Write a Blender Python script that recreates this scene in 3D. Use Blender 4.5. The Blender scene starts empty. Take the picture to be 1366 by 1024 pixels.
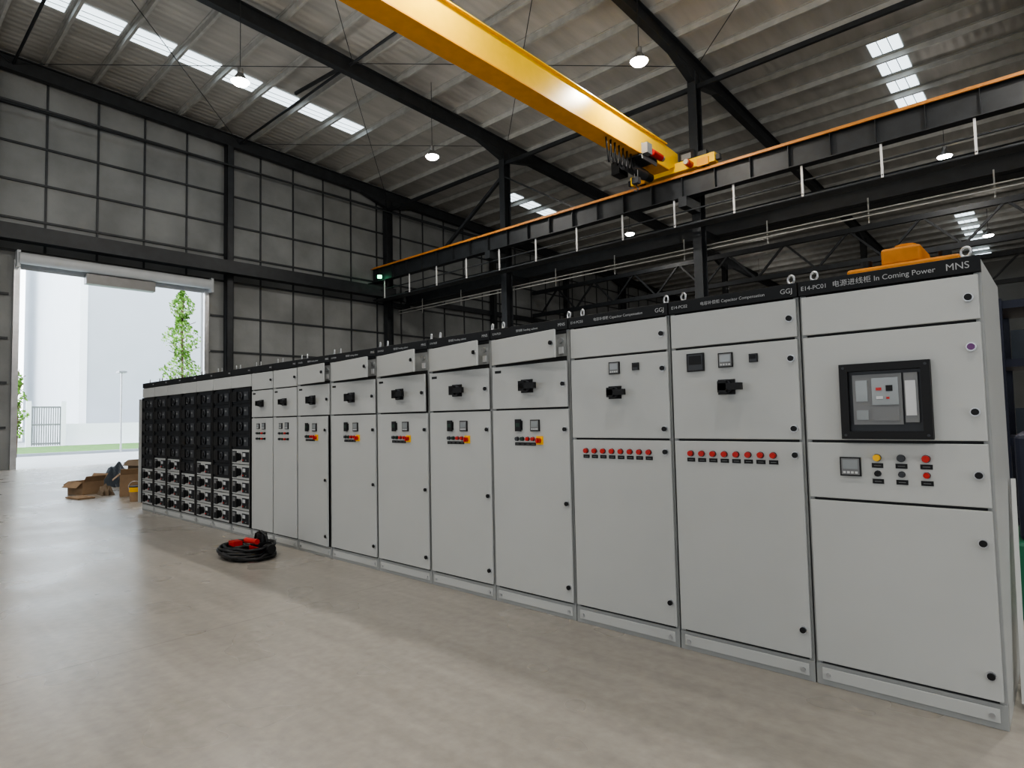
import bpy, math, random
from mathutils import Vector, Matrix
random.seed(7)
scene=bpy.context.scene
COL=scene.collection
try:
    scene.view_settings.view_transform='AgX'; scene.view_settings.look='AgX - Medium High Contrast'
except Exception: pass

# ------------------------------------------------------------ materials
def mat(name,col,rough=.5,metal=0,emis=None,es=0,var=0.0,vscale=4,bump=0,bscale=40,stretch=None,col2=None,spec=.5):
    m=bpy.data.materials.new(name); m.use_nodes=True
    nt=m.node_tree; b=nt.nodes['Principled BSDF']
    b.inputs['Base Color'].default_value=(*col,1); b.inputs['Roughness'].default_value=rough
    b.inputs['Metallic'].default_value=metal
    b.inputs['Specular IOR Level'].default_value=spec
    if emis:
        b.inputs['Emission Color'].default_value=(*emis,1); b.inputs['Emission Strength'].default_value=es
    if var or col2 or bump:
        tc=nt.nodes.new('ShaderNodeTexCoord'); mp=nt.nodes.new('ShaderNodeMapping')
        nt.links.new(tc.outputs['Object'],mp.inputs[0])
        if stretch: mp.inputs['Scale'].default_value=stretch
    if var or col2:
        n=nt.nodes.new('ShaderNodeTexNoise'); n.inputs['Scale'].default_value=vscale; n.inputs['Detail'].default_value=5
        nt.links.new(mp.outputs[0],n.inputs['Vector'])
        r=nt.nodes.new('ShaderNodeValToRGB'); r.color_ramp.elements[0].position=.35; r.color_ramp.elements[1].position=.68
        c2=col2 if col2 else tuple(min(1,c*(1+var)) for c in col)
        c1=col if col2 else tuple(c*(1-var) for c in col)
        r.color_ramp.elements[0].color=(*c1,1); r.color_ramp.elements[1].color=(*c2,1)
        nt.links.new(n.outputs['Fac'],r.inputs[0]); nt.links.new(r.outputs[0],b.inputs['Base Color'])
    if bump:
        n2=nt.nodes.new('ShaderNodeTexNoise'); n2.inputs['Scale'].default_value=bscale
        nt.links.new(mp.outputs[0],n2.inputs['Vector'])
        bp=nt.nodes.new('ShaderNodeBump'); bp.inputs['Strength'].default_value=bump; bp.inputs['Distance'].default_value=.02
        nt.links.new(n2.outputs['Fac'],bp.inputs['Height']); nt.links.new(bp.outputs[0],b.inputs['Normal'])
    return m
M={}
M['cab']=mat('powder_coat_grey',(.43,.44,.435),.40,var=.02,vscale=2)
M['cabframe']=mat('frame_grey',(.29,.30,.30),.45,var=.03)
M['cabdark']=mat('seam_dark',(.02,.02,.022),.6,var=.1)
M['bar']=mat('black_header',(.009,.010,.012),.45,var=.1,spec=.3)
M['blk']=mat('black_plastic',(.008,.008,.009),.42,var=.1,spec=.35)
M['blk2']=mat('dark_drawer_plastic',(.012,.014,.018),.5,var=.2,spec=.3)
M['blk3']=mat('dark_grey_plastic',(.035,.038,.045),.4,var=.1)
M['gry']=mat('breaker_grey',(.17,.175,.18),.4,var=.05)
M['lgry']=mat('label_white',(.52,.53,.54),.45,var=.03)
M['txt']=mat('header_lettering',(.36,.37,.38),.5,var=.03)
M['screen']=mat('lcd_screen',(.25,.27,.28),.2,var=.05)
M['red']=mat('red_plastic',(.45,.014,.01),.3,var=.05)
M['yel']=mat('yellow_plastic',(.85,.46,.005),.35,var=.05)
M['grn']=mat('green_plastic',(.008,.03,.018),.3,var=.05)
M['metal']=mat('zinc_metal',(.55,.56,.58),.3,.9,var=.08)
M['purple']=mat('lock_purple',(.12,.03,.14),.3,var=.05)
M['steel']=mat('dark_steel_paint',(.022,.025,.029),.5,var=.2,vscale=3)
M['steel2']=mat('charcoal_steel',(.032,.036,.041),.5,var=.2,vscale=3)
M['purlin']=mat('galvanised_purlin',(.40,.40,.385),.5,.1,var=.12,vscale=3)
M['rail']=mat('orange_rail',(.60,.24,.045),.5,var=.1)
M['crane']=mat('crane_yellow',(.93,.57,.004),.30,var=.03)
M['crane2']=mat('crane_orange',(.80,.35,.008),.4,var=.05)
M['orange2']=mat('machine_orange',(.52,.19,.01),.45,var=.15)
M['post']=mat('white_post',(.75,.75,.75),.4,var=.05)
M['card']=mat('cardboard',(.27,.18,.11),.85,var=.12)
M['card2']=mat('cardboard_dark',(.17,.125,.085),.9,var=.12)
M['blue']=mat('dark_wrap',(.03,.04,.055),.5,var=.2)
M['navy']=mat('navy_paint',(.014,.018,.038),.5,var=.15)
M['green']=mat('machine_green',(.02,.14,.08),.4,var=.1)
M['leaf']=mat('leaf_green',(.16,.32,.05),.7,var=.35,vscale=2)
M['bark']=mat('bark',(.12,.08,.05),.9,var=.2)
M['grass']=mat('grass',(.06,.15,.025),.9,var=.3,vscale=3)
M['road']=mat('road_concrete',(.36,.38,.39),.7,var=.06,vscale=.6)
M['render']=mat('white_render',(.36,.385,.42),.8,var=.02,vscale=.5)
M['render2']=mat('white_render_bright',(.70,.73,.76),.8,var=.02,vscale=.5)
M['lamp']=mat('lamp_glow',(1,1,1),.5,emis=(1,.97,.92),es=60)
M['sky']=mat('skylight_polycarbonate',(.8,.9,1),.5,emis=(.80,.93,1),es=2.4)
M['exit']=mat('green_glow',(.1,.8,.3),.5,emis=(.2,1,.5),es=6)
M['shade']=mat('lamp_housing',(.2,.2,.2),.4,.5,var=.05)
M['shutter']=mat('shutter_white',(.46,.48,.50),.45,var=.04)
M['wallp']=mat('insulated_panel',(.215,.222,.222),.6,.0,var=.20,vscale=.5,bump=.25,bscale=6)
M['wallb']=mat('side_wall_sheet',(.25,.25,.24),.7,var=.1,vscale=.6)

def floor_mat():
    m=bpy.data.materials.new('polished_concrete'); m.use_nodes=True
    nt=m.node_tree; b=nt.nodes['Principled BSDF']; L=nt.links.new
    tc=nt.nodes.new('ShaderNodeTexCoord')
    n1=nt.nodes.new('ShaderNodeTexNoise'); n1.inputs['Scale'].default_value=.45; n1.inputs['Detail'].default_value=6; n1.inputs['Roughness'].default_value=.55
    n2=nt.nodes.new('ShaderNodeTexNoise'); n2.inputs['Scale'].default_value=14; n2.inputs['Detail'].default_value=6
    n3=nt.nodes.new('ShaderNodeTexNoise'); n3.inputs['Scale'].default_value=1.2; n3.inputs['Detail'].default_value=2
    for n in(n1,n2,n3): L(tc.outputs['Object'],n.inputs['Vector'])
    # long faint trowel / drag marks running with the hall
    mp=nt.nodes.new('ShaderNodeMapping'); mp.inputs['Scale'].default_value=(.25,5,1); mp.inputs['Rotation'].default_value=(0,0,.06)
    L(tc.outputs['Object'],mp.inputs[0])
    n4=nt.nodes.new('ShaderNodeTexNoise'); n4.inputs['Scale'].default_value=1.6; n4.inputs['Detail'].default_value=5; L(mp.outputs[0],n4.inputs['Vector'])
    r=nt.nodes.new('ShaderNodeValToRGB'); r.color_ramp.elements[0].position=.25; r.color_ramp.elements[1].position=.75
    r.color_ramp.elements[0].color=(.245,.227,.203,1); r.color_ramp.elements[1].color=(.315,.293,.262,1)
    L(n1.outputs['Fac'],r.inputs[0])
    mx=nt.nodes.new('ShaderNodeMixRGB'); mx.blend_type='OVERLAY'; mx.inputs[0].default_value=.25
    L(r.outputs[0],mx.inputs[1]); L(n2.outputs['Fac'],mx.inputs[2])
    mx4=nt.nodes.new('ShaderNodeMixRGB'); mx4.blend_type='OVERLAY'; mx4.inputs[0].default_value=.22
    L(mx.outputs[0],mx4.inputs[1]); L(n4.outputs['Fac'],mx4.inputs[2])
    br=nt.nodes.new('ShaderNodeTexBrick'); br.offset=0; br.inputs['Scale'].default_value=1
    br.inputs['Brick Width'].default_value=4.7; br.inputs['Row Height'].default_value=5.1
    br.inputs['Mortar Size'].default_value=.008; br.inputs['Color1'].default_value=(1,1,1,1); br.inputs['Color2'].default_value=(.98,.98,.98,1)
    br.inputs['Mortar'].default_value=(.78,.77,.76,1)
    L(tc.outputs['Object'],br.inputs['Vector'])
    m2=nt.nodes.new('ShaderNodeMixRGB'); m2.blend_type='MULTIPLY'; m2.inputs[0].default_value=1
    L(mx4.outputs[0],m2.inputs[1]); L(br.outputs[0],m2.inputs[2]); L(m2.outputs[0],b.inputs['Base Color'])
    rr=nt.nodes.new('ShaderNodeMapRange'); rr.inputs[1].default_value=.3; rr.inputs[2].default_value=.7; rr.inputs[3].default_value=.25; rr.inputs[4].default_value=.34
    L(n3.outputs['Fac'],rr.inputs[0]); L(rr.outputs[0],b.inputs['Roughness'])
    bp=nt.nodes.new('ShaderNodeBump'); bp.inputs['Strength'].default_value=.07; bp.inputs['Distance'].default_value=.01
    L(n2.outputs['Fac'],bp.inputs['Height']); L(bp.outputs[0],b.inputs['Normal'])
    return m
M['floor']=floor_mat()
def roof_mat():
    m=bpy.data.materials.new('roof_insulation_foil'); m.use_nodes=True
    nt=m.node_tree; b=nt.nodes['Principled BSDF']; L=nt.links.new
    tc=nt.nodes.new('ShaderNodeTexCoord'); mp=nt.nodes.new('ShaderNodeMapping'); mp.inputs['Scale'].default_value=(1.6,.3,1)
    L(tc.outputs['Object'],mp.inputs[0])
    n=nt.nodes.new('ShaderNodeTexNoise'); n.inputs['Scale'].default_value=1.2; n.inputs['Detail'].default_value=4
    L(mp.outputs[0],n.inputs['Vector'])
    r=nt.nodes.new('ShaderNodeValToRGB'); r.color_ramp.elements[0].position=.3; r.color_ramp.elements[1].position=.75
    r.color_ramp.elements[0].color=(.36,.35,.33,1); r.color_ramp.elements[1].color=(.50,.485,.46,1)
    L(n.outputs['Fac'],r.inputs[0]); L(r.outputs[0],b.inputs['Base Color'])
    w=nt.nodes.new('ShaderNodeTexWave'); w.inputs['Scale'].default_value=1.0; w.inputs['Distortion'].default_value=.4
    L(tc.outputs['Object'],w.inputs['Vector'])
    bp=nt.nodes.new('ShaderNodeBump'); bp.inputs['Strength'].default_value=.25; bp.inputs['Distance'].default_value=.05
    L(w.outputs['Fac'],bp.inputs['Height']); L(bp.outputs[0],b.inputs['Normal'])
    b.inputs['Roughness'].default_value=.5; b.inputs['Metallic'].default_value=.1
    return m
M['roof']=roof_mat()

# ------------------------------------------------------------ mesh builder
class MB:
    def __init__(s): s.v=[];s.f=[];s.m=[];s.ms=[];s.sm=[]
    def mi(s,k):
        if k not in s.ms: s.ms.append(k)
        return s.ms.index(k)
    def add(s,vs,fs,k,smooth=False):
        o=len(s.v); s.v+= [tuple(p) for p in vs]; i=s.mi(k)
        for f in fs: s.f.append([o+a for a in f]); s.m.append(i); s.sm.append(smooth)
    def box(s,x0,x1,y0,y1,z0,z1,k):
        if x0>x1:x0,x1=x1,x0
        if y0>y1:y0,y1=y1,y0
        if z0>z1:z0,z1=z1,z0
        vs=[(x0,y0,z0),(x1,y0,z0),(x1,y1,z0),(x0,y1,z0),(x0,y0,z1),(x1,y0,z1),(x1,y1,z1),(x0,y1,z1)]
        s.add(vs,[(0,3,2,1),(4,5,6,7),(0,1,5,4),(1,2,6,5),(2,3,7,6),(3,0,4,7)],k)
    def cyl(s,p0,p1,r,k,n=14,r2=None,smooth=True):
        p0=Vector(p0);p1=Vector(p1); r2=r if r2 is None else r2
        d=(p1-p0).normalized(); a=d.orthogonal().normalized(); b=d.cross(a)
        vs=[];
        for p,rr in((p0,r),(p1,r2)):
            for i in range(n):
                t=2*math.pi*i/n; vs.append(p+a*rr*math.cos(t)+b*rr*math.sin(t))
        s.add(vs,[(i,(i+1)%n,n+(i+1)%n,n+i) for i in range(n)],k,smooth)
        s.add(vs[:n],[tuple(reversed(range(n)))],k); s.add(vs[n:],[tuple(range(n))],k)
    def beam(s,p0,p1,w,h,k):
        p0=Vector(p0);p1=Vector(p1); d=(p1-p0).normalized()
        up=Vector((0,0,1)) if abs(d.z)<.95 else Vector((1,0,0))
        a=d.cross(up).normalized(); b=a.cross(d)
        vs=[]
        for p in(p0,p1):
            for q in((-1,-1),(1,-1),(1,1),(-1,1)): vs.append(p+a*q[0]*w/2+b*q[1]*h/2)
        s.add(vs,[(3,2,1,0),(4,5,6,7),(0,1,5,4),(1,2,6,5),(2,3,7,6),(3,0,4,7)],k)
    def tube(s,pts,r,k,n=8):
        pts=[Vector(p) for p in pts]; vs=[]; prev=None
        for i,p in enumerate(pts):
            d=(pts[min(i+1,len(pts)-1)]-pts[max(i-1,0)]).normalized()
            a=d.orthogonal() if prev is None else prev-d*prev.dot(d)
            a.normalize(); prev=a; b=d.cross(a)
            for j in range(n):
                t=2*math.pi*j/n; vs.append(p+a*r*math.cos(t)+b*r*math.sin(t))
        fs=[]
        for i in range(len(pts)-1):
            for j in range(n): fs.append((i*n+j,i*n+(j+1)%n,(i+1)*n+(j+1)%n,(i+1)*n+j))
        fs.append(tuple(reversed(range(n)))); fs.append(tuple(range((len(pts)-1)*n,len(pts)*n)))
        s.add(vs,fs,k,True)
    def ring(s,c,ax,R,r,k,N=16,n=6):
        c=Vector(c);ax=Vector(ax).normalized();a=ax.orthogonal().normalized();b=ax.cross(a);vs=[]
        for i in range(N):
            t=2*math.pi*i/N; d=a*math.cos(t)+b*math.sin(t)
            for j in range(n):
                u=2*math.pi*j/n; vs.append(c+d*(R+r*math.cos(u))+ax*r*math.sin(u))
        s.add(vs,[(i*n+j,((i+1)%N)*n+j,((i+1)%N)*n+(j+1)%n,i*n+(j+1)%n) for i in range(N) for j in range(n)],k,True)
    def build(s,name,parent=None,bevel=0,mw=None):
        me=bpy.data.meshes.new(name); me.from_pydata(s.v,[],s.f)
        for k in s.ms: me.materials.append(M[k])
        me.polygons.foreach_set('material_index',s.m); me.polygons.foreach_set('use_smooth',s.sm); me.update()
        ob=bpy.data.objects.new(name,me); COL.objects.link(ob)
        if mw is not None: ob.matrix_world=mw
        if bevel:
            bv=ob.modifiers.new('b','BEVEL'); bv.width=bevel; bv.segments=2; bv.limit_method='ANGLE'
        if parent: par(ob,parent)
        return ob
def par(ob,p):
    ob.parent=p; ob.matrix_parent_inverse=Matrix.Translation(p.location).inverted()
def empty(name,loc=(0,0,0)):
    e=bpy.data.objects.new(name,None); e.location=loc; e.empty_display_size=.2; COL.objects.link(e); return e
def ibeam(b,p0,p1,w,h,k,tf=.03,tw=.02):
    p0=Vector(p0);p1=Vector(p1)
    o=Vector((0,0,h/2-tf/2))
    b.beam(p0+o,p1+o,w,tf,k); b.beam(p0-o,p1-o,w,tf,k); b.beam(p0,p1,tw,h-tf,k)
def text(s,x,y,z,size,parent,k='txt',align='CENTER'):
    c=bpy.data.curves.new('label_text','FONT'); c.body=s; c.size=size; c.align_x=align; c.align_y='CENTER'; c.extrude=.0006
    c.materials.append(M[k]); o=bpy.data.objects.new('label_text',c); COL.objects.link(o)
    o.location=(x,y,z); o.rotation_euler=(math.pi/2,0,0); par(o,parent)

GX=-28.0; CY=20.5; X1=14.0; Y0=-13.0; Y1=60.0
def zr(y): return 15.35-.04*y
COLX=[-28,-18.75,-9.4,0,9.4]

# ------------------------------------------------------------ shell
b=MB(); b.box(GX,X1,Y0,Y1,-.3,0,'floor'); b.build('floor')
b=MB()
b.add([(GX,Y0,zr(Y0)),(X1,Y0,zr(Y0)),(X1,Y1,zr(Y1)),(GX,Y1,zr(Y1)),(GX,Y0,zr(Y0)+.15),(X1,Y0,zr(Y0)+.15),(X1,Y1,zr(Y1)+.15),(GX,Y1,zr(Y1)+.15)],
 [(0,3,2,1),(4,5,6,7),(0,1,5,4),(1,2,6,5),(2,3,7,6),(3,0,4,7)],'roof')
b.build('ceiling')
PY=[4.1+.785+1.57*k for k in range(-11,36)]
b=MB()
for y in PY:
    z=zr(y)
    b.box(GX+.05,X1-.05,y-.01,y+.01,z-.22,z-.005,'purlin')
    b.box(GX+.05,X1-.05,y-.01,y+.08,z-.235,z-.22,'purlin')
    b.box(GX+.05,X1-.05,y-.08,y+.01,z-.03,z-.008,'purlin')
b.build('roof_purlins')
b=MB()
for sx in(-23.4,-4.15,5.2):
    for k in range(-8,35):
        yc=4.1+1.57*k
        if sx<-20 and (16.2<yc<26 ): continue
        if sx>-20 and (yc<24.5 and yc>14): continue
        if sx>-20 and 29.3<yc<46: continue
        if sx<-20 and 29.3<yc: continue
        b.add([(sx-.48,yc-.62,zr(yc-.62)-.02),(sx+.48,yc-.62,zr(yc-.62)-.02),(sx+.48,yc+.62,zr(yc+.62)-.02),(sx-.48,yc+.62,zr(yc+.62)-.02)],[(0,3,2,1)],'sky')
        for q in(-.16,.16): b.box(sx+q-.012,sx+q+.012,yc-.62,yc+.62,zr(yc)-.06,zr(yc)-.045,'purlin')
b.build('window_skylight_strips')
for cx in COLX:
    b=MB(); x=cx+(.3 if cx==GX else 0)
    off=-.235-.29
    for ya,yb in((Y0+.2,CY),(CY,Y1-.2)):
        ibeam(b,(x,ya,zr(ya)+off),(x,yb,zr(yb)+off),.26,.56,'steel')
    for yy in range(-10,58,3):
        b.beam((x,yy,zr(yy)-.3),(x,yy,zr(yy)-.75),.25,.015,'steel')
    for cyy in(-4.3,CY,45):
        for sg in(-1,1):
            y2=cyy+sg*1.8
            b.add([(x-.12,cyy,zr(cyy)-.8),(x+.12,cyy,zr(cyy)-.8),(x-.12,y2,zr(y2)-.8),(x+.12,y2,zr(y2)-.8),(x-.12,cyy,zr(cyy)-1.25),(x+.12,cyy,zr(cyy)-1.25)],
              [(0,2,4),(1,5,3),(4,2,3,5),(0,1,3,2)],'steel')
    b.build('roof_rafter_beam')
def hcol(b,x,y,z0,z1,w=.32,d=.42,k='steel'):
    b.box(x-w/2,x+w/2,y-d/2,y-d/2+.025,z0,z1,k); b.box(x-w/2,x+w/2,y+d/2-.025,y+d/2,z0,z1,k)
    b.box(x-.012,x+.012,y-d/2+.02,y+d/2-.02,z0,z1,k)
    b.box(x-w/2-.08,x+w/2+.08,y-d/2-.08,y+d/2+.08,z0,z0+.03,k)
for y in(-4.3,CY,45):
    for x in COLX:
        xx=x+(.3 if x==GX else 0)
        b=MB(); hcol(b,xx,y,0,zr(y)-.8)
        if y==CY:
            b.box(xx-.15,xx+.15,19.25,20.3,8.55,8.9,'steel')
            b.box(xx-.15,xx+.15,20.7,21.9,7.75,8.0,'steel')
        b.build('steel_column')
b=MB()
b.beam((GX,CY,13.2),(X1,CY,13.2),.12,.16,'steel')
b.beam((-18.75,20.4,12.6),(-23.4,20.4,9.7),.14,.14,'steel')
b.beam((-28,20.4,9.2),(-23.4,20.4,9.7),.1,.1,'steel')
b.beam((-18.75,20.4,12.6),(-14.1,20.4,9.7),.07,.07,'steel')
for x0 in(-28,-18.75,-9.4,0):
    for ya in(-4.3,4.0,12.2):
        z=-.32
        b.cyl((x0+.3,ya,zr(ya)+z-.2),(x0+9.2,ya+8.2,zr(ya+8.2)+z-.2),.014,'steel',6)
        b.cyl((x0+9.2,ya,zr(ya)+z-.2),(x0+.3,ya+8.2,zr(ya+8.2)+z-.2),.014,'steel',6)
    for ya in(4,12.2):
        b.cyl((x0+.1,ya,zr(ya)-.5),(x0+9.2,ya,zr(ya)-.5),.05,'steel',8)
b.beam((-22.2,12,zr(12)-.3),(-18.75,12,zr(12)-.6),.1,.1,'steel')
b.build('roof_bracing')

# gable wall with door opening
DY0,DY1,DZ=4.35,10.75,7.55
b=MB()
wx0,wx1=GX-.25,GX
def wz(y0,y1,z0,top=True,z1=None):
    b.add([(wx0,y0,z0),(wx1,y0,z0),(wx1,y1,z0),(wx0,y1,z0),(wx0,y0,zr(y0)+.1),(wx1,y0,zr(y0)+.1),(wx1,y1,zr(y1)+.1),(wx0,y1,zr(y1)+.1)],
        [(0,3,2,1),(4,5,6,7),(0,1,5,4),(1,2,6,5),(2,3,7,6),(3,0,4,7)],'wallp')
wz(Y0,DY0,-.3); wz(DY0,DY1,DZ); wz(DY1,Y1,-.3)
b.build('wall_gable')
b=MB()
GZ=[1.5,3.1,4.7,6.3,7.9,9.1,10.5,11.9,13.3]
for z in GZ:
    segs=[(Y0+.1,Y1-.1)] if z>DZ else [(Y0+.1,DY0-.3),(DY1+.3,Y1-.1)]
    for a,c in segs:
        if z>zr(c)-.4: c=45
        b.box(GX+.01,GX+.07,a,c,z-.04,z+.04,'steel2')
y=3.43-1.65*9
while y<Y1:
    zt=zr(y)-.1; z0=0 if not(DY0-.2<y<DY1+.2) else DZ
    b.box(GX+.005,GX+.045,y-.035,y+.035,z0,zt,'steel2'); y+=1.65
b.cyl((GX+.5,Y0+.1,13.35),(GX+.5,Y1-.1,12.7),.05,'steel2',8)
b.box(GX+.08,GX+.9,Y0+.1,CY,8.2,8.55,'steel')
b.box(GX+.9,GX+1.0,Y0+.1,CY,8.1,8.65,'steel')
b.box(GX+.08,GX+.2,CY,Y1-.1,8.2,8.5,'steel')
b.build('trim_gable_girts')
for y in(3.45,11.75,29,37):
    b=MB(); b.box(GX+.08,GX+.42,y-.15,y-.13,0,zr(y)-.8,'steel'); b.box(GX+.08,GX+.42,y+.13,y+.15,0,zr(y)-.8,'steel'); b.box(GX+.08,GX+.1,y-.15,y+.15,0,zr(y)-.8,'steel'); b.box(GX+.40,GX+.42,y-.15,y+.15,0,zr(y)-.8,'steel')
    b.build('gable_column')
e=empty('door_1',(GX,7.7,0))
b=MB()
b.cyl((GX+.45,DY0-.1,DZ+.02),(GX+.45,DY1+.15,DZ+.02),.21,'shutter',20)
b.box(GX+.1,GX+.5,DY0-.15,DY0-.05,DZ-.3,DZ+.3,'shutter'); b.box(GX+.1,GX+.5,DY1+.15,DY1+.25,DZ-.3,DZ+.3,'shutter')
b.build('shutter_roll',e)
b=MB()
b.box(GX-.02,GX+.16,DY0-.18,DY0,0,DZ,'metal'); b.box(GX-.02,GX+.16,DY1,DY1+.18,0,DZ,'metal')
for i in range(4): b.box(GX+.04,GX+.08,DY0,DY1,DZ-.32+i*.08,DZ-.245+i*.08,'shutter')
b.box(GX+.1,GX+.45,6.3,8.7,DZ-.6,DZ-.22,'shade')
b.build('guide_rails',e)

WZ0,WZ1=2.4,3.6
b=MB(); b.box(GX,X1,Y0-.2,Y0,-.3,WZ0,'wallb'); b.box(GX,X1,Y0-.2,Y0,WZ1,zr(Y0)+.1,'wallb')
for i in range(9): b.box(GX+i*5.2,GX+i*5.2+.9,Y0-.2,Y0,WZ0,WZ1,'wallb')
b.build('wall_front')
b=MB(); b.box(GX,X1,Y1,Y1+.2,-.3,zr(Y1)+.1,'wallb'); b.build('wall_back')
b=MB(); b.box(X1,X1+.2,Y0,-6,-.3,15.9,'wallb'); b.box(X1,X1+.2,2,Y1,-.3,15.4,'wallb');b.box(X1,X1+.2,-6,2,3,15.9,'wallb'); b.build('wall_right')

# ------------------------------------------------------------ crane runway
for (Yr,zt) in((19.5,9.66),(-3.3,9.66)):
    b=MB(); ibeam(b,(GX+.3,Yr,zt-.38),(X1-.2,Yr,zt-.38),.34,.76,'steel',.03,.02)
    x=GX+1
    while x<X1-.5:
        b.box(x-.008,x+.008,Yr-.16,Yr+.16,zt-.73,zt-.03,'steel'); x+=1.17
    b.box(GX+.4,X1-.3,Yr-.05,Yr+.05,zt,zt+.10,'rail')
    b.box(GX+.4,X1-.3,Yr-.2,Yr-.14,zt-.05,zt-.0,'rail')
    b.build('crane_runway_beam')
b=MB()
x=-26.6
while x<X1-1:
    b.box(x-.03,x+.03,19.42,19.46,7.95,8.895,'post'); 
    b.box(x-.02,x+.02,19.42,20.0,8.0,8.04,'steel2'); x+=2.1
for z,r in((7.97,.045),(8.45,.03)): b.cyl((GX+.3,19.5,z),(X1-.3,19.5,z),r,'steel2',8)
b.box(GX+.3,X1-.3,19.55,20.0,7.94,7.99,'steel2')
b.build('cable_tray_walkway')
b=MB()
for z in(7.45,7.6): b.cyl((GX+.3,21.2,z),(X1-.3,21.2,z),.025,'purlin',6)
b.build('conduit_pipes')
b=MB(); ibeam(b,(GX+.3,21.7,8.35),(X1-.3,21.7,8.35),.3,.7,'steel')
b.box(GX+.3,X1-.3,21.64,21.76,8.7,8.78,'steel')
x=-26
while x<X1-1:
    b.box(x-.02,x+.02,21.5,21.53,7.3,8.1,'purlin'); x+=3.1
b.box(GX+.3,X1-.3,21.85,22.5,7.98,8.03,'steel')
b.build('crane_runway_beam')
b=MB()
for yy in(33,44.5):
    for z in(8.6,10.2): b.beam((GX+.3,yy,z),(X1-.3,yy,z),.2,.25,'steel')
    x=GX+1
    while x<X1-2:
        b.beam((x,yy,8.6),(x+1.5,yy,10.2),.1,.1,'steel'); b.beam((x+1.5,yy,10.2),(x+3,yy,8.6),.1,.1,'steel'); x+=3
b.build('longitudinal_truss')

# overhead crane
gx=-9.85
e=empty('overhead_crane',(gx,8,9.76))
b=MB()
Ya,Yb=-3.0,18.7
zb,zt=9.74,10.62
b.box(gx-.17,gx+.17,Ya,Yb,zb,zt,'crane')
b.box(gx-.25,gx+.25,Ya,Yb,zt,zt+.035,'crane'); b.box(gx-.30,gx+.30,Ya,Yb,zb-.04,zb,'crane2')
b.add([(gx-.17,Yb,zb),(gx+.17,Yb,zb),(gx-.17,19.6,10.17),(gx+.17,19.6,10.17),(gx-.17,Yb,zt),(gx+.17,Yb,zt),(gx-.17,19.6,zt-.05),(gx+.17,19.6,zt-.05)],
      [(0,2,3,1),(2,6,7,3),(4,5,7,6),(0,4,6,2),(1,3,7,5)],'crane')
b.build('girder',e,bevel=.004)
b=MB()
for yr in(19.5,-3.3):
    b.box(gx-1.6,gx+1.6,yr-.14,yr+.14,9.84,10.16,'crane')
    b.box(gx-1.75,gx-1.6,yr-.08,yr+.08,9.9,10.08,'blk'); b.box(gx+1.6,gx+1.75,yr-.08,yr+.08,9.9,10.08,'blk')
    for q in(-1.2,1.2):
        b.cyl((gx+q,yr-.07,9.88),(gx+q,yr+.07,9.88),.12,'steel2',18)
        b.box(gx+q-.2,gx+q+.2,yr-.2,yr-.14,9.78,10.05,'crane2')
    q=.7
    b.cyl((gx+q+.05,yr-.45,9.95),(gx+q+.05,yr-.14,9.95),.11,'red',16)
    b.cyl((gx+q+.05,yr-.52,9.95),(gx+q+.05,yr-.45,9.95),.085,'metal',16)
    b.box(gx+.3,gx+.85,yr-.1,yr+.12,10.16,10.5,'blk')
    b.box(gx+.4,gx+.75,yr-.12,yr-.10,10.2,10.4,'gry')
    b.box(gx+1.0,gx+1.3,yr-.1,yr+.1,10.16,10.34,'steel')
b.build('end_carriages',e,bevel=.006)
b=MB()
hy=17.2
b.box(gx-.42,gx+.42,hy-.45,hy+.45,9.62,9.67,'blk3')
for sx in(-.38,.38):
    b.box(gx+sx-.02,gx+sx+.02,hy-.45,hy+.45,9.5,10.0,'gry')
    for q in(-.3,.3): b.cyl((gx+sx*.85,hy+q,9.81),(gx+sx,hy+q,9.81),.08,'steel2',14)
b.cyl((gx-.1,hy-.75,9.36),(gx-.1,hy+.5,9.36),.17,'blk3',20)
b.cyl((gx-.1,hy+.5,9.36),(gx-.1,hy+.9,9.36),.14,'blk',20)
b.cyl((gx+.52,hy-.1,9.75),(gx+.52,hy+.5,9.75),.11,'red',18)
b.box(gx+.42,gx+.6,hy-.5,hy-.2,9.62,9.95,'gry')
b.cyl((gx+.52,hy+.5,9.75),(gx+.52,hy+.62,9.75),.09,'metal',18)
b.box(gx-.6,gx-.3,hy-.7,hy-.2,9.15,9.55,'blk')
for q in(-.1,.1): b.cyl((gx+q*.6,hy-.2,9.0),(gx+q*.6,hy-.2,9.3),.012,'metal',6)
b.box(gx-.11,gx+.11,hy-.3,hy-.1,8.85,9.05,'blk3')
b.tube([(gx,hy-.2,8.85),(gx,hy-.2,8.76),(gx+.07,hy-.2,8.68),(gx,hy-.2,8.6),(gx-.08,hy-.2,8.66)],.022,'steel2')
for i in range(7):
    y0=hy-2.2+i*.26; pts=[]
    for j in range(9):
        t=j/8; pts.append((gx+.2-.02*i,y0+.26*t,9.66-.7*math.sin(math.pi*t)*(1-.05*i)))
    b.tube(pts,.028,'blk',6)
b.build('hoist',e)

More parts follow.
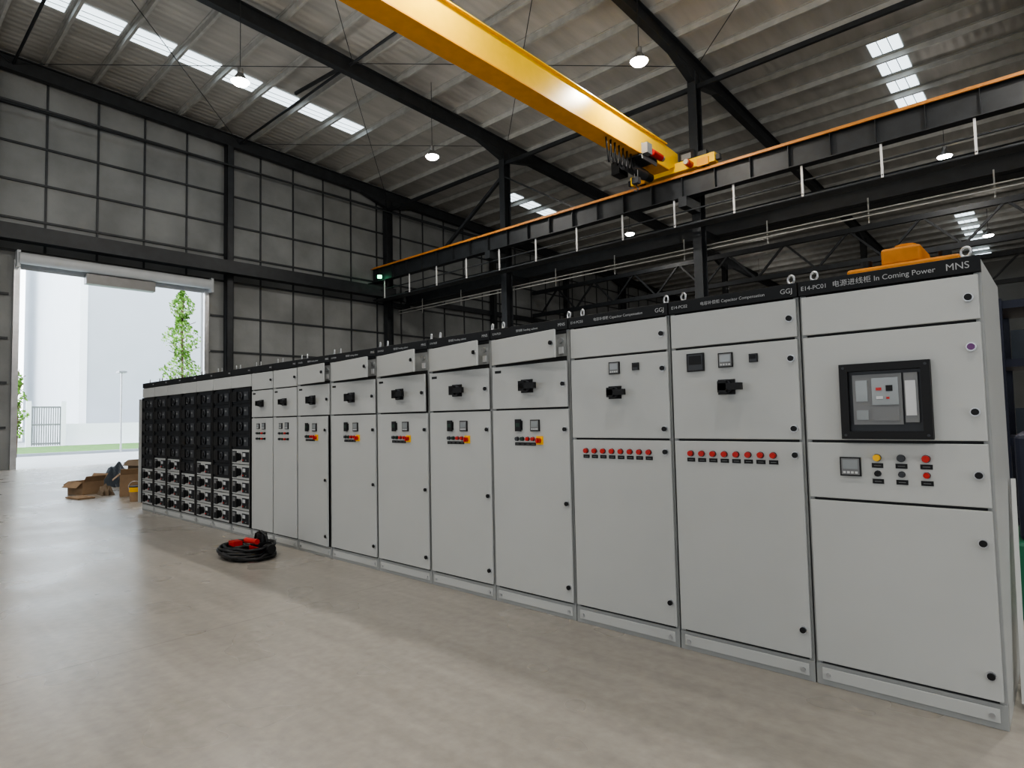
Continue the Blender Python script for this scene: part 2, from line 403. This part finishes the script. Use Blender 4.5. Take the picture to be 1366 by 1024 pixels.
# ------------------------------------------------------------ lamps
def lamp(x,y,z=11.7,en=520,pe=300):
    e=empty('highbay_lamp',(x,y,z)); b=MB()
    b.cyl((x,y,z+.02),(x,y,z+.25),.24,'shade',20,.10); b.cyl((x,y,z+.25),(x,y,z+.42),.09,'shade',14)
    b.cyl((x,y,z-.05),(x,y,z+.02),.20,'lamp',20,.26)
    b.cyl((x,y,z+.42),(x,y,zr(y)-.02),.012,'steel',6)
    b.build('housing',e)
    l=bpy.data.lights.new('lamp_light','AREA'); l.shape='DISK'; l.size=.4; l.energy=en; l.color=(1,.955,.88)
    o=bpy.data.objects.new('lamp_light',l); o.location=(x,y,z-.08); COL.objects.link(o); par(o,e)
    l=bpy.data.lights.new('lamp_glow','POINT'); l.shadow_soft_size=.12; l.energy=pe; l.color=(1,.955,.88)
    o=bpy.data.objects.new('lamp_glow',l); o.location=(x,y,z-.25); COL.objects.link(o); par(o,e)
for x in(-27+9.1,-8.7,.6,9.8):
    for y in(-7.1,.4,7.9,15.4): lamp(x,y,en=185,pe=190)
for x,y in((-17.9,30),(-3.2,30.1),(-17.1,47.5),(-3,46),(7,30)): lamp(x,y,en=90,pe=90)
b=MB(); b.cyl((GX+1.3,19.2,9.0),(GX+1.3,19.2,9.15),.12,'exit',12); b.box(GX+.9,GX+1.4,19.1,19.3,9.15,9.25,'steel'); b.build('green_signal_lamp')

# ------------------------------------------------------------ switchgear
FY=3.68; FD=3.66
CH=2.23; DEP=1.0
def knob(b,x,z,y=FD,k='blk'):
    b.cyl((x,y,z),(x,y-.008,z),.021,'metal',14); b.cyl((x,y-.008,z),(x,y-.018,z),.016,k,12)
def handle(b,x,z,s=1,y=FD):
    b.box(x-.045*s,x+.045*s,y-.012,y,z-.04*s,z+.04*s,'blk')
    b.cyl((x,y-.01,z),(x,y-.045,z),.034*s,'blk3',18)
    b.box(x-.025*s,x+.10*s,y-.075,y-.045,z-.018*s,z+.018*s,'blk')
    b.box(x-.025*s,x+.02*s,y-.075,y-.045,z-.03*s,z+.03*s,'blk')
def meter(b,x,z,w=.096,y=FD,k='screen'):
    h=w/2
    b.box(x-h,x+h,y-.012,y,z-h,z+h,'blk'); b.box(x-h*.86,x+h*.86,y-.014,y-.011,z-h*.86,z+h*.86,'gry' if k!='blk' else 'blk3')
    b.box(x-h*.72,x+h*.72,y-.016,y-.013,z-h*.25,z+h*.72,k)
    if k!='blk':
        for i in range(4): b.box(x-h*.7+i*h*.38,x-h*.45+i*h*.38,y-.016,y-.013,z-h*.72,z-h*.5,'lgry')
def btn(b,x,z,k,y=FD,r=.017,lab=True):
    b.cyl((x,y,z),(x,y-.006,z),r*1.15,'blk3',14); b.cyl((x,y-.006,z),(x,y-.022,z),r,k,14)
    if lab:
        b.box(x-.026,x+.026,y-.003,y,z-.052,z-.028,'blk'); b.box(x-.016,x+.016,y-.004,y-.002,z-.042,z-.039,'gry')
def eye(b,x,y,z):
    b.cyl((x,y,z),(x,y,z+.02),.016,'metal',10); b.ring((x,y,z+.042),(.5,1,0),.024,.007,'metal')
def body(name,x0,x1,h=CH,fr='cabframe'):
    e=empty(name,((x0+x1)/2,FY+.5,0)); b=MB(); x0+=.002;x1-=.002
    t=.03
    b.box(x0,x1,FY+.03,FY+DEP,.1,h-.01,'cab')
    b.box(x0,x0+t,FY,FY+.03,.1,h-.08,fr); b.box(x1-t,x1,FY,FY+.03,.1,h-.08,fr)
    b.box(x0+t,x1-t,FY+.005,FY+.03,.1,h-.08,'cabdark')
    b.box(x0,x1,FY-.006,FY+.05,0,.116,'cabframe'); b.box(x0,x1,FY+.05,FY+DEP,0,.1,'cab')
    b.box(x0+.03,x1-.03,FY-.012,FY-.005,.03,.095,'cab')
    b.cyl((x0+.06,FY-.02,.06),(x0+.06,FY-.01,.06),.012,'metal',10); b.cyl((x1-.06,FY-.02,.06),(x1-.06,FY-.01,.06),.012,'metal',10)
    b.box(x0,x1,FY-.022,FY+.03,h-.082,h,'bar')
    for ex in(x0+.06,x1-.06):
        eye(b,ex,FY+.08,h); eye(b,ex,FY+DEP-.08,h)
    b.build('enclosure',e,bevel=.003)
    return e
def door(e,x0,x1,z0,z1,ang=0,fn=None,nm='door_panel'):
    b=MB(); w=x1-x0
    b.box(0,w,-.02,0,0,z1-z0,'cab')
    o=b.build(nm,None,bevel=.004,mw=Matrix.Translation((x0,FY-.0,z0))@Matrix.Rotation(-math.radians(ang),4,'Z')); par(o,e)
    if fn:
        b2=MB(); fn(b2,x0,z0); o2=b2.build(nm+'_fittings',None,mw=Matrix.Translation((x0,FY,z0))@Matrix.Rotation(-math.radians(ang),4,'Z')@Matrix.Translation((-x0,-FY,-z0))); par(o2,e)
g=.014
x0,x1=-1.105,-.275
e=body('switchgear_cabinet',x0,x1)
kx=x1-.055
door(e,x0+g,x1-g,1.922,2.138,0,lambda b,a,c:knob(b,kx,2.03))
def f(b,a,c):
    knob(b,kx,1.79,k='purple'); knob(b,kx,1.477)
    X0,X1_,Z0,Z1=-.906,-.496,1.345,1.742
    w=.04; y=FD
    b.box(X0,X0+w,y-.035,y,Z0,Z1,'blk');b.box(X1_-w,X1_,y-.035,y,Z0,Z1,'blk');b.box(X0+w,X1_-w,y-.035,y,Z0,Z0+w,'blk');b.box(X0+w,X1_-w,y-.035,y,Z1-w,Z1,'blk')
    b.box(X0+w,X1_-w,y-.006,y,Z0+w,Z1-w,'blk3')
    b.box(X0+.06,X0+.285,y-.022,y-.005,Z0+.075,Z1-.06,'gry')
    b.box(X0+.295,X1_-.055,y-.026,y-.005,Z0+.085,Z1-.06,'gry')
    b.box(X0+.30,X1_-.065,y-.030,y-.02,Z0+.12,Z1-.10,'lgry')
    b.box(X0+.075,X0+.13,y-.026,y-.02,Z1-.20,Z1-.09,'screen'); b.box(X0+.075,X0+.13,y-.026,y-.02,Z0+.10,Z0+.15,'screen')
    b.box(X0+.15,X0+.27,y-.028,y-.02,Z1-.22,Z1-.08,'screen')
    b.box(X0+.17,X0+.195,y-.031,y-.026,Z1-.145,Z1-.13,'red'); b.box(X0+.215,X0+.245,y-.031,y-.026,Z1-.15,Z1-.12,'blk')
    b.box(X0+.17,X0+.20,y-.031,y-.026,Z1-.19,Z1-.175,'lgry'); b.box(X0+.215,X0+.23,y-.031,y-.026,Z1-.19,Z1-.18,'red')
    b.box(X0+.15,X0+.27,y-.027,y-.02,Z0+.095,Z0+.165,'gry')
    for zz in(Z0+.02,Z1-.02):
        for xx in(X0+.02,X1_-.02): b.cyl((xx,y-.035,zz),(xx,y-.038,zz),.007,'blk3',8)
door(e,x0+g,x1-g,1.337,1.908,0,f)
def f(b,a,c):
    knob(b,kx,1.175); meter(b,-.878,1.197,.1)
    for xx,k1,k2 in((-.752,'yel','blk'),(-.645,'blk3','blk3'),(-.538,'red','red')):
        btn(b,xx,1.247,k1); btn(b,xx,1.165,k2,r=.014)
door(e,x0+g,x1-g,1.022,1.323,0,f)
door(e,x0+g,x1-g,.130,1.008,0,lambda b,a,c:(knob(b,kx,.856),knob(b,kx,.244)))
ty=FY-.0225; tz=2.187
text('MNS',x1-.09,ty,tz,.048,e); text('电源进线柜 In Coming Power',-.69,ty,tz,.038,e); text('E14-PC01',x0+.085,ty,tz,.034,e)
for i,(x0,x1) in enumerate(((-1.915,-1.108),(-2.735,-1.918))):
    e=body('capacitor_cabinet',x0,x1); kx=x1-.05; cx=(x0+x1)/2
    door(e,x0+g,x1-g,1.922,2.138,0,lambda b,a,c:knob(b,kx,2.03))
    def f(b,a,c):
        knob(b,kx,1.80); knob(b,kx,1.40)
        if i==0:
            meter(b,-1.735,1.82,.115,k='blk'); meter(b,-1.54,1.82,.09); meter(b,-1.37,1.82,.05,k='blk'); handle(b,-1.54,1.655,1.15)
        else:
            meter(b,-2.34,1.826,.085); meter(b,-2.17,1.826,.05,k='blk'); handle(b,-2.34,1.655,1.1)
    door(e,x0+g,x1-g,1.337,1.908,0,f)
    def f(b,a,c):
        knob(b,kx,1.25); knob(b,kx,.28)
        xa,xb=(-1.79,-1.28) if i==0 else(-2.60,-2.09)
        for j in range(8): btn(b,xa+(xb-xa)*j/7,1.245,'red',r=.017)
    door(e,x0+g,x1-g,.130,1.323,0,f)
    text('GGJ',x1-.06,ty,tz,.04,e); text('电容补偿柜 Capacitor Compensation',cx+.02,ty,tz,.026,e); text('E14-PC0%d'%(i+2),x0+.08,ty,tz,.028,e)
edges=[-2.738,-3.553,-4.355,-5.165,-6.03,-6.75]
angs=[10,10,11,7,6]
for i in range(5):
    x1,x0=edges[i],edges[i+1]+.003
    e=body('feeder_cabinet',x0,x1); kx=x1-.045; cx=(x0+x1)/2
    door(e,x0+g,x1-g,1.93,2.138,angs[i],lambda b,a,c:knob(b,kx,2.04))
    b=MB(); b.box(x0+.035,x1-.035,FY+.0,FY+.006,1.95,2.12,'cabframe'); b.box(x1-.10,x1-.06,FY-.012,FY,1.97,2.02,'lgry'); b.cyl((x1-.08,FY-.02,2.07),(x1-.08,FY,2.07),.02,'metal',12); b.build('inner_plate',e)
    a2=[1.2,1.2,2.5,1,0.6][i]
    door(e,x0+g,x1-g,1.567,1.912,a2,lambda b,a,c:(handle(b,cx,1.74,1.3),knob(b,kx,1.74),b.box(x0+.05,x0+.12,FD-.002,FD,1.86,1.88,'blk')))
    def f(b,a,c):
        knob(b,kx,1.40); knob(b,kx,.85); knob(b,kx,.24)
        meter(b,cx-.10,1.432,.07,k='blk'); b.box(cx-.13,cx-.07,FD-.02,FD-.01,1.385,1.48,'blk'); b.box(cx-.12,cx-.08,FD-.022,FD-.019,1.42,1.45,'grn'); meter(b,cx+.07,1.43,.09)
        for j in range(4): btn(b,cx-.12+j*.055,1.325,('blk3','grn','red','red')[j],r=.015)
        b.box(cx+.08,cx+.145,FD-.008,FD,1.282,1.348,'yel'); b.cyl((cx+.112,FD-.008,1.315),(cx+.112,FD-.035,1.315),.020,'red',16); b.box(cx+.106,cx+.118,FD-.045,FD-.03,1.295,1.335,'red')
    door(e,x0+g,x1-g,.130,1.553,[0.4,.4,.6,.6,2.5][i],f)
    text('MNS',x1-.06,ty,tz,.034,e); text('馈线柜 Feeding cabinet',cx,ty,tz,.024,e); text('E14-PL0%d'%(i+1),x0+.08,ty,tz,.026,e)
for x0,x1 in((-7.345,-6.753),(-7.94,-7.348)):
    e=body('narrow_feeder_cabinet',x0,x1); kx=x1-.04; cx=(x0+x1)/2
    door(e,x0+g,x1-g,1.922,2.138,0,lambda b,a,c:knob(b,kx,2.03))
    door(e,x0+g,x1-g,1.567,1.908,0,lambda b,a,c:(handle(b,cx,1.74,1.1),b.box(x0+.05,x0+.12,FD-.002,FD,1.86,1.88,'blk')))
    def f(b,a,c):
        meter(b,cx-.09,1.45,.07); meter(b,cx+.06,1.45,.08)
        for r in range(2):
            for j in range(4): btn(b,cx-.12+j*.07,1.36-.07*r,('blk3','grn','red','blk')[j],r=.013,lab=False)
    door(e,x0+g,x1-g,.130,1.553,0,f)
    text('MNS',x1-.06,ty,tz,.03,e)
dx=(12.2-7.943)/7
for c in range(7):
    x1=-7.943-dx*c; x0=x1-dx+.003
    e=body('drawer_cabinet',x0,x1,fr='blk'); cx=(x0+x1)/2
    door(e,x0+.004,x1-.004,1.975,2.138,0)
    b=MB()
    b.box(x0+.004,x0+.032,FY-.03,FY,.13,1.97,'blk'); b.box(x1-.032,x1-.004,FY-.03,FY,.13,1.97,'blk')
    nlight=5 if c==0 else 3
    for r in range(9):
        z0=.135+.203*r; z1=z0+.192; y=FY-.005
        light=r<nlight or (r==nlight and c in(2,4,5)) 
        w0,w1=x0+.036,x1-.036; m=(z0+z1)/2; W=w1-w0
        if light:
            b.box(w0,w1,y-.015,y+.01,z0,z1,'cab')
            b.box(w0+.02,w0+.14,y-.02,y-.014,z0+.02,z1-.02,'blk2'); b.box(w0+.035,w0+.12,y-.022,y-.019,m+.01,z1-.035,'gry')
            b.cyl((w0+W*.45,y-.015,m),(w0+W*.45,y-.045,m),.05,'blk',16); b.box(w0+W*.45-.015,w0+W*.45+.015,y-.075,y-.045,m-.055,m+.055,'blk')
            b.box(w0+W*.6,w0+W*.95,y-.022,y-.014,z0+.03,z1-.03,'blk2')
            b.box(w0+W*.64,w0+W*.78,y-.025,y-.021,m+.005,z1-.045,'lgry')
            for q in range(3): b.cyl((w0+W*.66+q*.045,y-.022,z0+.055),(w0+W*.66+q*.045,y-.032,z0+.055),.010,('red','grn','gry')[q],10)
        else:
            b.box(w0,w1,y-.010,y+.01,z0,z1,'blk2')
            b.box(w0+.02,w0+.16,y-.03,y-.01,z0+.03,z1-.03,'blk')
            b.ring((w0+W*.52,y-.03,m),(0,1,0),.045,.009,'blk3'); b.cyl((w0+W*.52,y-.01,m),(w0+W*.52,y-.04,m),.03,'blk',12)
            b.box(w0+W*.70,w0+W*.95,y-.025,y-.01,z0+.04,z1-.04,'blk3')
            b.box(w0+W*.73,w0+W*.84,y-.027,y-.024,m,m+.025,'gry')
    b.build('drawers',e)
    text('MNS',x1-.06,ty,tz,.03,e)
    if c==6:
        b=MB(); b.box(x0-.02,x0,FY-.07,FY+.0,.13,1.95,'cab')
        for zz in(.5,1.1,1.6): b.box(x0-.035,x0-.02,FY-.06,FY,zz,zz+.18,'gry')
        b.build('side_door',e,bevel=.003)

# ------------------------------------------------------------ clutter
e=empty('red_hydraulic_pump',(-7.0,3.25,0)); b=MB()
px,py=-6.78,3.24
b.box(px-.13,px+.11,py-.08,py+.08,.05,.12,'red'); b.box(px-.12,px+.10,py-.07,py+.07,.12,.17,'blk')
b.cyl((px+.02,py,.17),(px+.02,py,.26),.055,'blk',16); b.cyl((px+.13,py,.11),(px+.25,py,.11),.05,'blk',14)
b.tube([(px-.15,py,.17),(px-.12,py,.24),(px,py,.28),(px+.12,py,.24),(px+.15,py,.17)],.015,'blk')
b.cyl((px-.05,py-.15,.2),(px+.16,py-.12,.2),.03,'red',12)
for q in(-.12,.1): b.box(px+q-.03,px+q+.03,py-.1,py+.1,.0,.05,'blk')
b.build('pump_body',e,bevel=.01)
b=MB(); pts=[]
for i in range(220):
    t=i/219*2*math.pi*6.3; r=.27+.05*math.sin(i*.21)
    pts.append((px-.14+1.25*r*math.cos(t),py-.10+r*.85*math.sin(t),.02+.019*(i//35)+.006*math.sin(i)))
b.tube(pts,.018,'blk',6)
b.box(px-.33,px-.20,py-.22,py-.12,.12,.17,'red')
b.build('hose_coil',e)
def carton(name,x,y,w,d,h,rot,k='card',flap=1):
    b=MB(); t=.012
    b.box(-w/2,w/2,-d/2,d/2,0,t,k)
    b.box(-w/2,-w/2+t,-d/2,d/2,t,h,k); b.box(w/2-t,w/2,-d/2,d/2,t,h,k); b.box(-w/2+t,w/2-t,-d/2,-d/2+t,t,h,k); b.box(-w/2+t,w/2-t,d/2-t,d/2,t,h,k)
    if flap:
        b.beam((-w/2,0,h),(-w/2-.18,0,h-.08),d*.95,.008,k); b.beam((w/2,0,h),(w/2+.1,0,h+.12),d*.95,.008,k)
        b.beam((0,-d/2,h),(0,-d/2-.13,h-.12),w*.95,.008,k); b.beam((0,d/2,h),(0,d/2+.10,h+.14),w*.95,.008,k)
    return b.build(name,mw=Matrix.Translation((x,y,0))@Matrix.Rotation(rot,4,'Z'))
carton('cardboard_box',-16.3,3.78,.55,.45,.28,.3)
carton('cardboard_box',-15.0,4.3,.5,.42,.46,-.25,'card')
carton('cardboard_box',-16.2,4.95,.65,.45,.68,.3,'card2')
carton('cardboard_box',-15.0,5.05,.45,.4,.55,.6,'card')
def heap(name,cx,cy,wx,wy,h,k,s):
    b=MB(); vs=[];N=16
    for i in range(N+1):
        for j in range(N+1):
            u=i/N*2-1;v=j/N*2-1; hh=max(0,(1-u*u)*(1-v*v))**.5
            vs.append((cx+wx*u+.04*math.sin(7*v+s),cy+wy*v,.0+h*hh*(1+.25*math.sin(5*u+3*v+s)*math.cos(4*v))))
    b.add(vs,[(i*(N+1)+j,(i+1)*(N+1)+j,(i+1)*(N+1)+j+1,i*(N+1)+j+1) for i in range(N) for j in range(N)],k)
    b.build(name)
heap('plastic_wrap_pile',-17.9,4.8,.7,.22,.5,'blue',0)
heap('dust_sheet_pile',-15.6,3.98,.22,.12,.2,'card2',2)
b=MB(); b.beam((-15.6,3.40,.02),(-15.0,3.5,.02),.3,.03,'card'); b.build('flattened_carton')
b=MB(); b.cyl((-13.7,4.0,0),(-13.7,4.0,.28),.09,'card',20,.11); b.cyl((-13.7,4.0,.19),(-13.7,4.0,.28),.108,'yel',20,.113); b.cyl((-13.7,4.0,.28),(-13.7,4.0,.30),.115,'blk',20); b.ring((-13.7,4.0,.28),(1,0,.4),.12,.005,'metal')
b.build('paint_bucket')
e=empty('leaning_metal_sheets',(0,4.3,0)); b=MB()
for i in range(7):
    xx=-.235+i*.05
    b.beam((xx,4.0+.02*i,0.02),(xx-.02+.01*i,4.55+.02*i,1.08-.03*i),.014 if i%2 else .022,.035,'metal' if i%2 else 'cab')
b.build('sheets',e)
e=empty('storage_rack',(.3,9,0)); b=MB()
for xx in(-.5,1.6):
    for yy in(8,9): b.box(xx-.05,xx+.05,yy-.05,yy+.05,0,2.6,'navy')
for z in(.3,1.1,1.9,2.5): b.box(-.5,1.6,8,9,z,z+.08,'navy')
for z in(.38,1.18,1.98):
    for q in range(4): b.box(-.4+q*.5,0+q*.5,8.1,8.8,z,z+.3+.1*((q*7)%3),('blue','navy','navy','green')[q])
b.build('rack',e)
b=MB(); b.box(-.35,.4,5.6,6.6,0,.55,'green'); b.box(-.3,.35,5.65,6.55,.55,1.3,'navy'); b.build('machine_base',bevel=.03)
e=empty('orange_press_machine',(-1.4,9.2,0)); b=MB()
b.box(-2.0,-.75,8.9,9.9,0,1.2,'steel2'); b.box(-1.95,-1.75,8.9,9.8,1.2,3.12,'orange2'); b.box(-1.1,-.9,8.9,9.8,1.2,3.12,'orange2')
b.box(-2.06,-.85,8.85,9.9,3.10,3.32,'orange2'); b.box(-1.68,-1.25,8.95,9.7,3.32,3.54,'orange2')
b.cyl((-1.46,9.3,3.54),(-1.46,9.3,3.62),.12,'orange2',18); b.cyl((-1.88,9.1,3.32),(-1.88,9.1,3.44),.07,'blk',12); b.cyl((-1.02,9.1,3.32),(-1.02,9.1,3.42),.07,'blk',12)
b.cyl((-1.46,9.3,1.8),(-1.46,9.3,3.1),.12,'metal',16)
b.build('frame',e,bevel=.03)

# ------------------------------------------------------------ outside
b=MB(); b.box(-120,GX-.25,-60,80,-.35,-.05,'road'); b.build('ground')
b=MB(); b.box(-56,-41,-40,40,-.05,.06,'grass'); b.box(-41,-40.8,-40,40,-.05,.1,'render'); b.build('grass_verge')
b=MB()
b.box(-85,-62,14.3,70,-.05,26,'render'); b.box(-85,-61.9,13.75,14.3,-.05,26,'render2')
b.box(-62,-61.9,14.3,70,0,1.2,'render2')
b.build('factory_building')
b=MB(); b.box(-100,-78,-10,12,-.05,30,'render2'); 
for i in range(4): b.box(-78,-77.9,-6+i*5,-4+i*5,3,6,'render')
b.build('office_building')
e=empty('boundary_gate',(-56.3,10.4,0)); b=MB()
b.box(-56.5,-56.2,9.3,9.6,.0,3.4,'render2'); b.box(-56.5,-56.2,11.4,11.7,0,3.4,'render2')
for i in range(13): b.box(-56.38,-56.32,9.65+i*.14,9.71+i*.14,.1,3.0,'gry')
for z in(.2,1.6,2.9): b.box(-56.4,-56.3,9.6,11.4,z,z+.12,'gry')
b.build('gate',e)
b=MB(); b.box(-57.2,-56.9,11.7,30,-.05,1.7,'render2'); b.build('boundary_wall')
b=MB(); b.cyl((-40.3,11,-.05),(-40.3,11,4.5),.05,'metal',8); b.box(-40.6,-40.0,10.8,11.2,4.5,4.6,'metal'); b.build('street_lamp')
def tree(x,y,h,w,n):
    e=empty('young_tree',(x,y,0)); b=MB()
    b.tube([(x,y,-.05),(x+.05,y+.04,h*.35),(x,y,h*.7),(x+.03,y,h*.97)],.07,'bark')
    for i in range(22):
        t=.25+.7*i/22; a=i*2.4; L=w*(.9-.5*abs(t-.5))
        b.tube([(x,y,h*t),(x+L*.5*math.cos(a),y+L*.5*math.sin(a),h*t+.35),(x+L*math.cos(a),y+L*math.sin(a),h*t+.5)],.018,'bark',5)
    b.build('trunk',e)
    b=MB(); vs=[];fs=[]
    for i in range(n):
        t=random.random(); z=h*(.22+.8*t); rad=w*(.75+.35*math.sin(t*23))*math.sin(math.pi*min(1,.12+.85*t))**.6*random.random()**.5
        a=random.random()*6.283; c=Vector((x+rad*math.cos(a),y+rad*math.sin(a),z))
        d=Vector((random.gauss(0,1),random.gauss(0,1),random.gauss(0,1))).normalized(); o=d.orthogonal().normalized()*.06; q=d.cross(o).normalized()*.11
        k=len(vs); vs+=[c-o,c-q,c+o,c+q]; fs.append((k,k+1,k+2,k+3))
    b.add(vs,fs,'leaf'); b.build('foliage',e)
tree(-39.5,13.95,9.4,1.1,2300)
tree(-40,6.2,4.3,.5,500)

# ------------------------------------------------------------ lights / world
w=bpy.data.worlds.new('World'); scene.world=w; w.use_nodes=True
nt=w.node_tree; bg=nt.nodes['Background']; bg.inputs[0].default_value=(.88,.94,1,1); bg.inputs[1].default_value=6.5
def portal(loc,rot,sx,sy):
    l=bpy.data.lights.new('daylight_portal','AREA'); l.shape='RECTANGLE'; l.size=sx; l.size_y=sy; l.cycles.is_portal=True
    o=bpy.data.objects.new('daylight_portal',l); o.location=loc; o.rotation_euler=rot; COL.objects.link(o)
portal((GX-.3,(DY0+DY1)/2,DZ/2),(0,-math.pi/2,0),DZ,DY1-DY0)
portal(((GX+X1)/2,Y0-.25,(WZ0+WZ1)/2),(math.pi/2,0,0),42,WZ1-WZ0)
portal((X1+.25,-2,1.5),(0,math.pi/2,0),3,8)

# ------------------------------------------------------------ camera
cam=bpy.data.cameras.new('camera'); cam.sensor_width=36; cam.lens=817/1366*36; cam.clip_end=500; cam.clip_start=.05
o=bpy.data.objects.new('camera',cam); COL.objects.link(o); scene.camera=o
R=Vector((.7405,.6721,-.0212)).normalized(); F=Vector((-.67,.74,.0536)); F=(F-R*F.dot(R)).normalized(); U=R.cross(F)
m=Matrix(((R.x,U.x,-F.x,0),(R.y,U.y,-F.y,0),(R.z,U.z,-F.z,1.5),(0,0,0,1))); o.matrix_world=m
